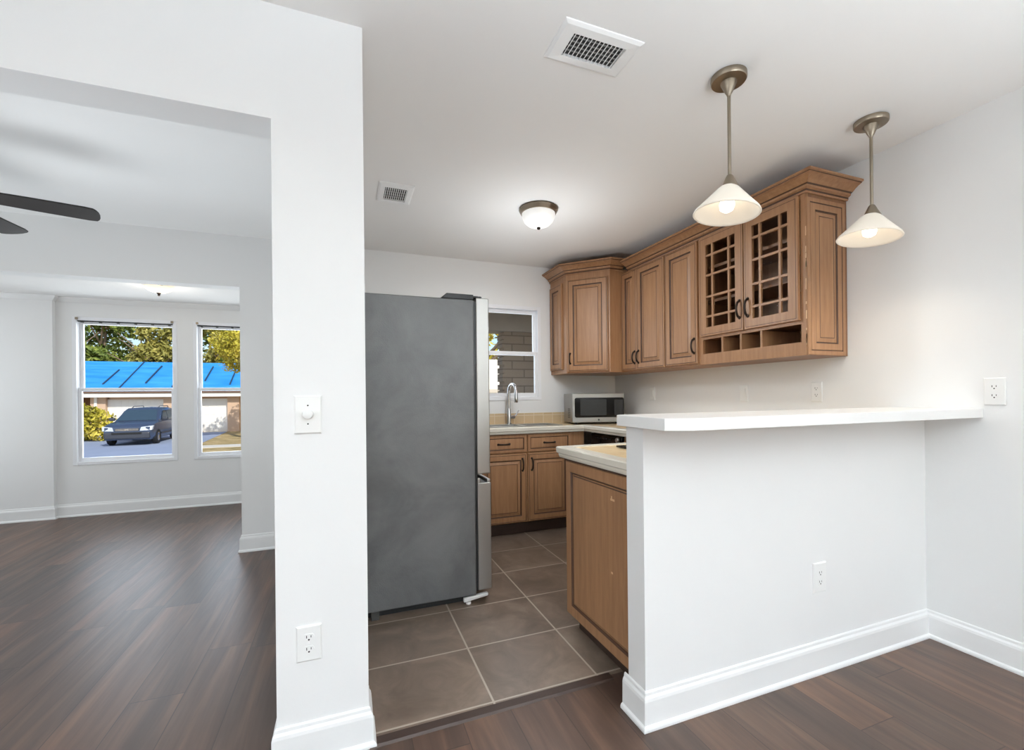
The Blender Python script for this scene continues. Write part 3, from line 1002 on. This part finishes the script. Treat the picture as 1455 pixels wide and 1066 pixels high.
# vents
def vent(x0, x1, y0, y1, nsl, label, along='X', damper=True):
    cx, cy = (x0 + x1) / 2, (y0 + y1) / 2
    v = thing('ceiling_vent', label, 'vent', (cx, cy, CEIL))
    hx, hy = (x1 - x0) / 2, (y1 - y0) / 2
    fx, fy = .052 if damper else .038, .040 if damper else .045
    m = MB()
    ri = [(-hx, -hy, 0), (hx, -hy, 0), (hx, hy, 0), (-hx, hy, 0)]

    def ring(ins, z):
        return [m.b.verts.new(((hx - ins[0]) * sx, (hy - ins[1]) * sy, z)) for sx, sy in ((-1, -1), (1, -1), (1, 1), (-1, 1))]
    R = [ring((0, 0), -.0002), ring((.001, .001), -.004), ring((.012, .012), -.010), ring((fx, fy), -.012), ring((fx, fy), -.0005)]
    for i in range(len(R) - 1):
        for k in range(4):
            j = (k + 1) % 4
            m.b.faces.new((R[i][k], R[i][j], R[i + 1][j], R[i + 1][k]))
    m.build('frame', 'trim', v)
    MB().box(-hx + fx, hx - fx, -hy + fy, hy - fy, -.0012, -.0002).build('duct', 'duct', v)
    m = MB()
    n = nsl
    for k in range(n):
        x = -hx + fx + (k + .5) * (2 * hx - 2 * fx) / n
        m.hexa([(x - .002, -hy + fy, -.0115), (x + .001, -hy + fy, -.0115), (x + .001, hy - fy, -.0115), (x - .002, hy - fy, -.0115),
                (x + .002, -hy + fy, -.0035), (x + .005, -hy + fy, -.0035), (x + .005, hy - fy, -.0035), (x + .002, hy - fy, -.0035)])
    m.build('louver_slats', 'trim', v)
    m = MB()
    for k in range(1, 5):
        y = -hy + fy + k * (2 * hy - 2 * fy) / 5
        m.box(-hx + fx, hx - fx, y - .003, y + .003, -.0034, -.0022)
    m.build('rear_slats', 'ventshade', v)
    return v


vent(.697, 1.012, 1.302, 1.484, 13, 'large white ceiling vent near the pendant lights')
vent(.192, .400, 2.66, 2.925, 11, 'small white ceiling vent over the refrigerator', damper=False)


# ------------------------------------------------------------------ outlets and switches
def wallplate(name, label, cat, loc, rotz, kind, w_=.074, h=.120, group=None):
    o = thing(name, label, cat, loc, rotz, group)
    m = MB().rings(w_, h, [(0, 0, 0), (0, .003, 0), (.004, .006, 0)], 0, -w_ / 2, -h / 2)
    m.build('cover_plate', 'plastic', o)
    if kind == 'outlet':
        for s_ in (-1, 1):
            zc = s_ * .0195
            pts = [(.0165 * math.cos(a), max(-.0125, min(.0125, .0165 * math.sin(a))) + zc) for a in [2 * PI * k / 28 for k in range(28)]]
            rc = plate('receptacle', pts, -.0055, -.0072, 'plastic', o)
            m = MB()
            m.box(-.0078, -.0056, -.0077, -.0071, zc - .001, zc + .0075).box(.0054, .0074, -.0077, -.0071, zc, zc + .0070)
            m.lathe([(.0027, -.0071), (.0027, -.0077)], (0, 0, zc - .0065), 12, axis='Y', cap0=True, cap1=True)
            m.build('slots', 'dark', rc)
        MB().lathe([(.0028, -.0058), (.0028, -.0068)], (0, 0, 0), 10, axis='Y', cap0=True, cap1=True).build('center_screw', 'plastic', o)
    elif kind == 'dimmer':
        MB().lathe([(.0165, -.0058), (.0160, -.018), (.0150, -.022), (.012, -.024)], (0, 0, .002), 28, axis='Y', cap0=True, cap1=True).build('rotary_knob', 'plastic', o, smooth=True)
        for s_ in (-1, 1):
            MB().lathe([(.0026, -.0056), (.0026, -.0066)], (0, 0, s_ * .030), 10, axis='Y', cap0=True, cap1=True).build('screw', 'duct', o)
    else:
        MB().box(-.017, .017, -.0066, -.0058, -.034, .034).build('bezel', 'plastic', o)
        MB().hexa([(-.015, -.0067, -.031), (.015, -.0067, -.031), (.015, -.0065, -.031), (-.015, -.0065, -.031), (-.015, -.0105, .031), (.015, -.0105, .031), (.015, -.0065, .031), (-.015, -.0065, .031)]).build('rocker', 'plastic', o)
    return o


wallplate('dimmer_switch', 'white rotary dimmer switch on the wall end beside the refrigerator', 'dimmer switch', (-.1165, 1.5818, 1.128), 0, 'dimmer', .082, .124)
wallplate('wall_outlet', 'white outlet low on the wall end under the dimmer', 'outlet', (-.120, 1.5818, .384), 0, 'outlet', .076, .116)
wallplate('wall_outlet', 'white outlet in the front of the half wall', 'outlet', (1.880, 1.2998, .398), 0, 'outlet', .080, .126)
wallplate('wall_outlet', 'white outlet on the wall past the end of the bar top', 'outlet', (XR - .0002, 1.05, 1.182), -PI / 2, 'outlet', .070, .120)
wallplate('wall_outlet', 'white outlet on the wall under the glass door cabinet', 'outlet', (XR - .0002, 1.822, 1.191), -PI / 2, 'outlet', .066, .119)
wallplate('wall_switch', 'white rocker switch under the wall cabinet with one solid door', 'switch', (XR - .0002, 2.338, 1.188), -PI / 2, 'switch', .070, .119)
wallplate('wall_switch', 'white rocker switch on the wall nearest the microwave', 'switch', (XR - .0002, 3.33, 1.195), -PI / 2, 'switch', .070, .119)

# ------------------------------------------------------------------ outside: street, house, car, trees
GZ = -.70
MAT['concrete'] = simple('driveway_concrete', srgb(150, 162, 186), .9, var=.12, scale=.8)
MAT['sidewalk'] = simple('sidewalk_concrete', srgb(214, 208, 196), .9, var=.08, scale=2)
MAT['stucco'] = simple('tan_stucco', srgb(206, 176, 150), .9, var=.06, scale=2)
MAT['housewhite'] = simple('white_house_paint', srgb(238, 234, 226), .6, var=.03)
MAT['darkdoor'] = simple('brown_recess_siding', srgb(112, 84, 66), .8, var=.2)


def lawn_mat():
    b = NB('dry_lawn')
    f = b.noise(b.coord(), 1.4, 6, .7)
    return b.set(b.ramp(f, [(.3, srgb(122, 116, 66)), (.5, srgb(176, 152, 104)), (.7, srgb(206, 184, 142))]), .95)


MAT['lawn'] = lawn_mat()


def tarp_mat():
    b = NB('blue_tarp')
    f = b.noise(b.coord((.5, 2, 2)), 1.0, 4, .6)
    b.bump(f, .4, .05)
    return b.set(b.ramp(f, [(.3, srgb(36, 140, 232)), (.7, srgb(70, 172, 250))]), .45)


MAT['tarp'] = tarp_mat()
MAT['batten'] = simple('dark_batten', srgb(40, 66, 92), .7)


def leaf_mat(name, c1, c2, c3):
    b = NB(name)
    v = b.coord()
    f = b.math('ADD', b.math('MULTIPLY', b.noise(v, .9, 3), .6), b.math('MULTIPLY', b.noise(v, 9, 2), .4))
    return b.set(b.ramp(f, [(.34, c1), (.5, c2), (.64, c3)]), .6, 0, .3)


MAT['leaf1'] = leaf_mat('dark_green_leaves', srgb(62, 80, 34), srgb(112, 130, 58), srgb(176, 184, 92))
MAT['leaf2'] = leaf_mat('olive_leaves', srgb(90, 90, 44), srgb(150, 146, 72), srgb(204, 192, 112))
MAT['leaf3'] = leaf_mat('yellow_green_leaves', srgb(128, 126, 40), srgb(192, 180, 66), srgb(236, 214, 104))
MAT['bark'] = simple('grey_bark', srgb(134, 116, 98), .9, var=.25, scale=6, stretch=(1, 1, .3))

struct(MB().box(-60, 40, 5.96, 90, GZ - .3, GZ), 'ground_lawn', 'lawn', 'dry tan lawn outside the sunroom windows', 'lawn')
struct(MB().prism([(-14.5, 10), (-4.6, 10), (-5.9, 23), (-6.5, 29.9), (-14.5, 29.9)], GZ, GZ + .012), 'ground_driveway', 'concrete', 'pale bluish concrete driveway under the parked car', 'driveway')
struct(MB().prism([(-5.6, 20.2), (8, 20.2), (8, 21.3), (-5.6, 21.3)], GZ, GZ + .015), 'ground_sidewalk', 'sidewalk', 'pale sidewalk strip crossing the dry lawn', 'sidewalk')

FY = 30.0
hs = thing('house', 'low tan house with white garage doors across the street', 'house', (-9.5, FY, GZ))


def hb(x0, x1, y0, y1, z0, z1, m=None, mi=0):
    return (m or MB()).box(x0 + 9.5, x1 + 9.5, y0 - FY, y1 - FY, z0 - GZ, z1 - GZ, mi)


m = hb(-12.0, -9.62, FY + .12, FY + 7, 1.24, 1.6)
hb(-12.8, -12.15, FY, FY + 7, GZ, 1.6, m)
hb(-9.58, -8.0, FY, FY + 7, GZ, 1.6, m)
hb(-6.5, -5.9, FY, FY + 7, GZ, 1.6, m)
hb(-12.15, -9.58, FY + .3, FY + 7, 1.24, 1.6, m)
hb(-8.0, -6.5, FY + .3, FY + 7, 1.24, 1.6, m)
hb(-5.9, 2, FY + 2.2, FY + 7, GZ, 1.6, m)
m.build('wall', 'stucco', hs)
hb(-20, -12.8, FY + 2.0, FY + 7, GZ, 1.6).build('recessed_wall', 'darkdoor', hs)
for x0, x1 in ((-12.15, -9.58), (-8.0, -6.5)):
    m = hb(x0, x1, FY + .22, FY + .30, GZ, 1.24)
    for r_ in range(4):
        nc = 8 if x0 < -9 else 5
        for c_ in range(nc):
            wv = (x1 - x0) / nc
            hb(x0 + c_ * wv + .04, x0 + (c_ + 1) * wv - .04, FY + .205, FY + .22, GZ + .06 + r_ * .48, GZ + .48 + r_ * .48, m)
    m.build('garage_door', 'housewhite', hs)
hb(-12.62, -12.5, FY - .06, FY - .0, GZ, 1.6).build('downspout', 'housewhite', hs)
hb(-20, 4, FY - .42, FY - .36, 1.36, 1.60).build('fascia', 'housewhite', hs)
hb(-20, 4, FY - .36, FY + 2, 1.57, 1.60).build('soffit', 'housewhite', hs)
RZ0, RZ1, RY_0, RY_1 = 1.58, 3.50, FY - .48, FY + 4.5
m = MB()
m.hexa([(x, y, z) for x, y, z in ((-10.5, RY_0 - FY, RZ0 - GZ), (13.5, RY_0 - FY, RZ0 - GZ), (13.5, RY_1 - FY, RZ1 - GZ), (-10.5, RY_1 - FY, RZ1 - GZ),
                                  (-10.5, RY_0 - FY, RZ0 + .1 - GZ), (13.5, RY_0 - FY, RZ0 + .1 - GZ), (13.5, RY_1 - FY, RZ1 + .1 - GZ), (-10.5, RY_1 - FY, RZ1 + .1 - GZ))])
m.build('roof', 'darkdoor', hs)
tp = thing('roof_tarp', 'bright blue tarp battened over the roof of the house', 'tarp', (-9.5, FY, RZ0 + .1))
sl_ = (RZ1 - RZ0) / (RY_1 - RY_0)


def rz(y, o=.0):
    return (y - RY_0) * sl_ + o


def onroof(x0, x1, y0, y1, th, name, mat, parent, o=.003, dx=0.0):
    P = []
    for q in (o, o + th):
        P += [(x0 + 9.5, y0 - FY, rz(y0, q)), (x1 + 9.5, y0 - FY, rz(y0, q)), (x1 + 9.5 + dx, y1 - FY, rz(y1, q)), (x0 + 9.5 + dx, y1 - FY, rz(y1, q))]
    return MB().hexa(P).build(name, mat, parent)


onroof(-20, 3.5, RY_0 - .02, RY_1, .02, 'tarp_sheet', 'tarp', tp)
onroof(-20, -11.46, RY_0 - .03, RY_1 - .1, .02, 'tarp_overlap', 'tarp', tp, .024, -.5)
for x, y0, y1 in ((-14.4, 30.4, 32.9), (-12.46, 30.4, 32.8), (-10.62, 30.6, 33.6), (-9.2, 30.0, 32.4), (-7.88, 31.0, 33.6), (-6.48, 30.4, 32.9), (-5.1, 30.4, 32.9)):
    onroof(x, x + .07, y0, y1, .05, 'batten', 'batten', tp, .045, -.2)
onroof(-11.50, -11.44, RY_0, RY_1, .03, 'batten', 'batten', tp, .045, -.5)


def leaves(blobs, n, size, mat, parent, name='foliage', flat=.0):
    b = bmesh.new()
    tot = sum(r[0] * r[1] * r[2] for _, r in blobs)
    for c, r in blobs:
        k = max(12, int(n * r[0] * r[1] * r[2] / tot))
        for _ in range(k):
            d = Vector((random.gauss(0, 1), random.gauss(0, 1), random.gauss(0, 1))).normalized() * random.uniform(.62, 1.04)
            p = Vector((c[0] + d.x * r[0], c[1] + d.y * r[1], c[2] + d.z * r[2]))
            nrm = (d * .6 + Vector((random.gauss(0, 1), random.gauss(0, 1), random.gauss(0, 1)))).normalized()
            a = nrm.orthogonal().normalized()
            a.rotate(Matrix.Rotation(random.uniform(0, 2 * PI), 3, nrm))
            e = nrm.cross(a)
            s_ = size * random.uniform(.6, 1.3)
            b.faces.new([b.verts.new(p + a * s_), b.verts.new(p + e * s_ * .5 + nrm * s_ * .12), b.verts.new(p - a * s_), b.verts.new(p - e * s_ * .5 + nrm * s_ * .12)])
    me = bpy.data.meshes.new(name)
    b.to_mesh(me)
    b.free()
    me.materials.append(MAT[mat])
    o = bpy.data.objects.new(name, me)
    COL.objects.link(o)
    o.parent = parent
    return o


def tree(label, x, y, h, r, mat, n=4600, size=.22, group=None, low=.32, name='tree', branches=9):
    t_ = thing(name, label, 'tree', (x, y, GZ), 0, group)
    pts = [(0, 0, 0), (.1 * r * random.uniform(-1, 1), 0, h * .3), (.2 * r * random.uniform(-1, 1), .1, h * .6), (.1, .0, h * .8)]
    tr = MB().tube(pts, [.20, .16, .11, .05], 8)
    for k in range(branches):
        a = random.uniform(0, 2 * PI)
        z = h * random.uniform(.25, .6)
        q = Vector((math.cos(a) * r * .8, math.sin(a) * r * .8, z + h * random.uniform(.1, .28)))
        tr.tube([(0, 0, z), (q.x * .5, q.y * .5, (z + q.z) / 2 - .1), q], [.09, .06, .02], 6)
    tr.build('trunk', 'bark', t_, smooth=True)
    blobs = []
    for k in range(15):
        a = random.uniform(0, 2 * PI)
        q = random.uniform(0, .75) * r
        z = h * random.uniform(low, .92)
        s_ = r * random.uniform(.28, .5)
        blobs.append(((q * math.cos(a), q * math.sin(a), z), (s_, s_, s_ * .75)))
    leaves(blobs, n, size, mat, t_)
    return t_


G = 'trees behind the blue roofed house'
tree('dark green tree behind the blue roof at the window side nearest the pier', -19.5, 41, 9.5, 3.0, 'leaf1', group=G)
tree('dull green tree standing just behind the olive tree over the parked car', -16.4, 47.5, 10.5, 3.3, 'leaf1', group=G)
tree('olive tree with bare branches behind the roof above the parked car', -13.4, 41, 8.0, 2.9, 'leaf2', 2800, group=G)
tree('pale olive tree behind the roof beside the yellow tree in the half hidden window', -10.4, 47.5, 10.5, 3.3, 'leaf2', group=G)
tree('dark green tree mostly hidden behind the yellow tree above the blue roof', -7.4, 41, 9.5, 3.0, 'leaf1', group=G)
tree('tall dark tree furthest back in line with the wall between the street windows', -14.5, 57, 16, 4.4, 'leaf1', 5200, .28, group=G)
tree('tall dark tree furthest back in line with the yellow green bush', -23.4, 57, 16, 4.4, 'leaf1', 5200, .28, group=G)
tree('yellow green tree overhanging the street end of the blue roof', -4.35, 24.5, 5.9, 1.75, 'leaf3', 3600, .10, low=.58, branches=0)
bs = thing('bush', 'yellow green leafy bush beside the parked car', 'bush', (-11.1, 26.2, GZ))
MB().tube([(0, 0, 0), (.05, 0, .5), (.1, 0, 1.0)], [.05, .04, .02], 6).build('stem', 'bark', bs)
leaves([((0, 0, .85), (.85, .8, .75)), ((-.5, .1, .6), (.7, .7, .6)), ((.35, -.2, .5), (.55, .6, .5)), ((-.2, 0, 1.3), (.5, .5, .4))], 1500, .11, 'leaf3', bs)

# parked compact car
MAT['carpaint'] = simple('dark_slate_car_paint', srgb(84, 98, 124), .25, .5, var=.05)
MAT['carglass'] = simple('tinted_car_glass', srgb(70, 90, 106), .08, .3, var=.1)
MAT['carblack'] = simple('dark_car_plastic', srgb(58, 61, 70), .5)
MAT['tyre'] = simple('tyre_rubber', srgb(30, 30, 31), .85)
MAT['headlamp'] = simple('headlamp_lens', srgb(214, 220, 228), .12, .2, var=.1, scale=20)
MAT['chromecar'] = simple('car_chrome', srgb(210, 212, 215), .15, 1.0)
car = thing('car', 'dark slate compact suv parked facing the window on the driveway', 'car', (-8.52, 24.5, GZ + .012), math.pi + .05)
car.scale = (.94, .94, .94)


def loft(stations, name, mat, parent, **kw):
    """stations: (y, [(x, z) half outline from the bottom centre outwards and up to the top centre])."""
    m = MB()
    rings = []
    for y, half in stations:
        pts = [(x, z) for x, z in half] + [(-x, z) for x, z in half[::-1] if x > 1e-6]
        rings.append([m.b.verts.new((x, y, z)) for x, z in pts])
    for i in range(len(rings) - 1):
        n = len(rings[i])
        for k in range(n):
            j = (k + 1) % n
            m.b.faces.new((rings[i][k], rings[i][j], rings[i + 1][j], rings[i + 1][k]))
    m.b.faces.new(rings[0])
    m.b.faces.new(rings[-1][::-1])
    return m.build(name, mat, parent, **kw)


def sec(wd, top, low=.24, sh=.10):
    return [(0, low), (wd * .90, low), (wd, low + .16), (wd * 1.0, top - sh - .05), (wd * .97, top - sh * .45), (wd * .86, top), (0, top + .015)]


loft([(-2.20, sec(.74, .92, .40)), (-2.10, sec(.84, 1.02, .30)), (-1.5, sec(.895, 1.06)), (-.4, sec(.90, 1.05)), (.70, sec(.90, 1.04)), (1.10, sec(.89, 1.03)), (1.55, sec(.88, .985)), (1.90, sec(.86, .93)), (2.06, sec(.83, .87, .26)), (2.13, sec(.79, .80, .30))],
     'body', 'carpaint', car, smooth=True)
gh = loft([(-2.06, [(0, 1.0), (.76, 1.0), (.74, 1.14), (.71, 1.20), (0, 1.22)]), (-1.84, [(0, 1.0), (.80, 1.0), (.70, 1.48), (.62, 1.56), (0, 1.60)]), (-1.0, [(0, 1.0), (.83, 1.0), (.71, 1.55), (.62, 1.635), (0, 1.665)]),
           (.05, [(0, 1.0), (.83, 1.0), (.70, 1.54), (.61, 1.615), (0, 1.645)]), (.28, [(0, 1.0), (.83, 1.0), (.71, 1.43), (.62, 1.51), (0, 1.545)]), (1.02, [(0, .98), (.82, .98), (.80, 1.02), (.76, 1.035), (0, 1.045)])],
          'cabin', 'carpaint', car, smooth=True)


def panel(P, name, mat, parent, th=.012):
    P = [Vector(p) for p in P]
    nrm = (P[1] - P[0]).cross(P[2] - P[0]).normalized() * th
    return MB().hexa([*P, *[p + nrm for p in P]]).build(name, mat, parent)


panel([(-.72, 1.00, 1.075), (.72, 1.00, 1.075), (.585, .32, 1.545), (-.585, .32, 1.545)], 'windshield', 'carglass', car, .012)
for s_ in (-1, 1):
    for ya, yb, yc, yd in ((.62, -.28, -.28, .10), (-.34, -1.22, -1.22, -.34), (-1.28, -1.90, -1.72, -1.28)):
        q = [(s_ * .815, ya, 1.07), (s_ * .815, yb, 1.07), (s_ * .705, yc, 1.50), (s_ * .705, yd, 1.50)]
        q = [(x + s_ * .018, y, z) for x, y, z in q]
        panel(q if s_ < 0 else q[::-1], 'side_window', 'carglass', car, .012)
    hl = MB().hexa([(s_ * .45, 2.205, .645), (s_ * .87, 2.115, .665), (s_ * .85, 1.80, .665), (s_ * .45, 1.9, .645), (s_ * .50, 2.185, .815), (s_ * .895, 2.03, .865), (s_ * .86, 1.75, .865), (s_ * .50, 1.9, .815)])
    hl.build('headlight', 'headlamp', car, bevel=.02)
    MB().lathe([(.045, 2.10), (.045, 2.135), (.03, 2.14)], (s_ * .60, 0, .42), 16, axis='Y', cap0=True, cap1=True).build('fog_light', 'headlamp', car)
    mr = MB().box(s_ * .98 - .11, s_ * .98 + .11, .66, .78, 1.05, 1.20).build('mirror', 'carblack', car, bevel=.04)
    MB().box(min(s_ * .905, s_ * .918), max(s_ * .905, s_ * .918), -.9, .95, .42, .50).build('side_molding', 'carblack', car, bevel=.004)
    for y in (1.30, -1.32):
        a = s_ * .80
        wh = MB().lathe([(.20, -.10), (.315, -.10), (.34, -.07), (.34, .07), (.315, .10), (.20, .10)], (a, y, .34), 28, axis='X').build('wheel', 'tyre', car, smooth=True)
        MB().lathe([(.001, s_ * .07), (.06, s_ * .085), (.12, s_ * .07), (.19, s_ * .095), (.21, s_ * .09), (.21, -s_ * .05), (.001, -s_ * .05)], (a, y, .34), 20, axis='X').build('rim', 'chromecar', wh, smooth=True)
gr = MB().box(-.42, .42, 2.03, 2.150, .650, .765).build('grille', 'carblack', car, bevel=.01)
m = MB()
for k in range(4):
    m.box(-.40, .40, 2.149, 2.160, .662 + k * .025, .674 + k * .025)
m.build('grille_bars', 'chromecar', gr)
MB().box(-.06, -.034, 2.16, 2.175, .66, .755).box(.034, .06, 2.16, 2.175, .66, .755).box(-.034, .034, 2.16, 2.175, .698, .718).build('emblem', 'chromecar', gr)
bp = MB().box(-.80, .80, 1.90, 2.19, .30, .60).build('bumper', 'carblack', car, bevel=.06)
MB().box(-.52, .52, 2.185, 2.196, .50, .585).build('air_intake', 'dark', bp)
for x in (-.5, .5):
    MB().tube([(x, -1.6, 1.63), (x, -1.5, 1.70), (x, -.3, 1.70), (x, -.1, 1.63)], .018, 8).build('roof_rail', 'carblack', car)

# patio outside the kitchen window
MAT['brick'] = counter_tile('shaded_brown_brick', srgb(206, 188, 168), srgb(186, 168, 150), .2, srgb(150, 136, 122), (PI / 2, 0, 0))
for nd in MAT['brick'].node_tree.nodes:
    if nd.bl_idname == 'ShaderNodeTexBrick':
        nd.offset = .5
        nd.inputs['Brick Width'].default_value = .34
        nd.inputs['Row Height'].default_value = .11
        nd.inputs['Mortar Size'].default_value = .008
    if nd.bl_idname == 'ShaderNodeBsdfPrincipled':
        nd.inputs['Roughness'].default_value = .9
MAT['soffit'] = simple('grey_patio_beam', srgb(206, 196, 182), .8, var=.1)
m = MB().box(1.93, 3.6, 5.4, 5.6, -.4, 2.03)
for k in range(22):
    z = -.38 + k * .11
    m.box(1.905, 1.9305, 5.392, 5.60, z, z + .10 - .03 * (k % 2))
struct(m, 'wall_patio', 'brick', 'shaded brown brick patio wall seen through the kitchen window', 'wall')
struct(MB().box(.2, 3.8, 5.35, 5.65, 2.03, 2.30), 'trim_3', 'soffit', 'grey beam over the brick patio wall', 'beam')
struct(MB().box(.2, 3.8, 4.06, 5.9, 2.30, 2.40), 'ceiling_patio', 'soffit', 'grey patio ceiling outside the kitchen window', 'ceiling')
struct(MB().box(-.3, 3.8, 4.06, 5.95, -.45, -.40), 'floor_patio', 'concrete', 'patio slab outside the kitchen window', 'floor')
sh = thing('shed', 'sunlit cream shed wall seen past the brick patio wall', 'shed', (3.8, 12, GZ))
MB().box(-2.0, 2.0, 0, 2, 0, 2.95).build('wall', 'housewhite', sh)
MB().box(-2.05, 2.05, -.03, -.001, 2.0, 2.10).build('ledge', 'soffit', sh)
tree('small yellow green tree behind the cream shed outside the kitchen window', 4.6, 16, 5.6, 1.8, 'leaf3', 1500, .12, low=.4)
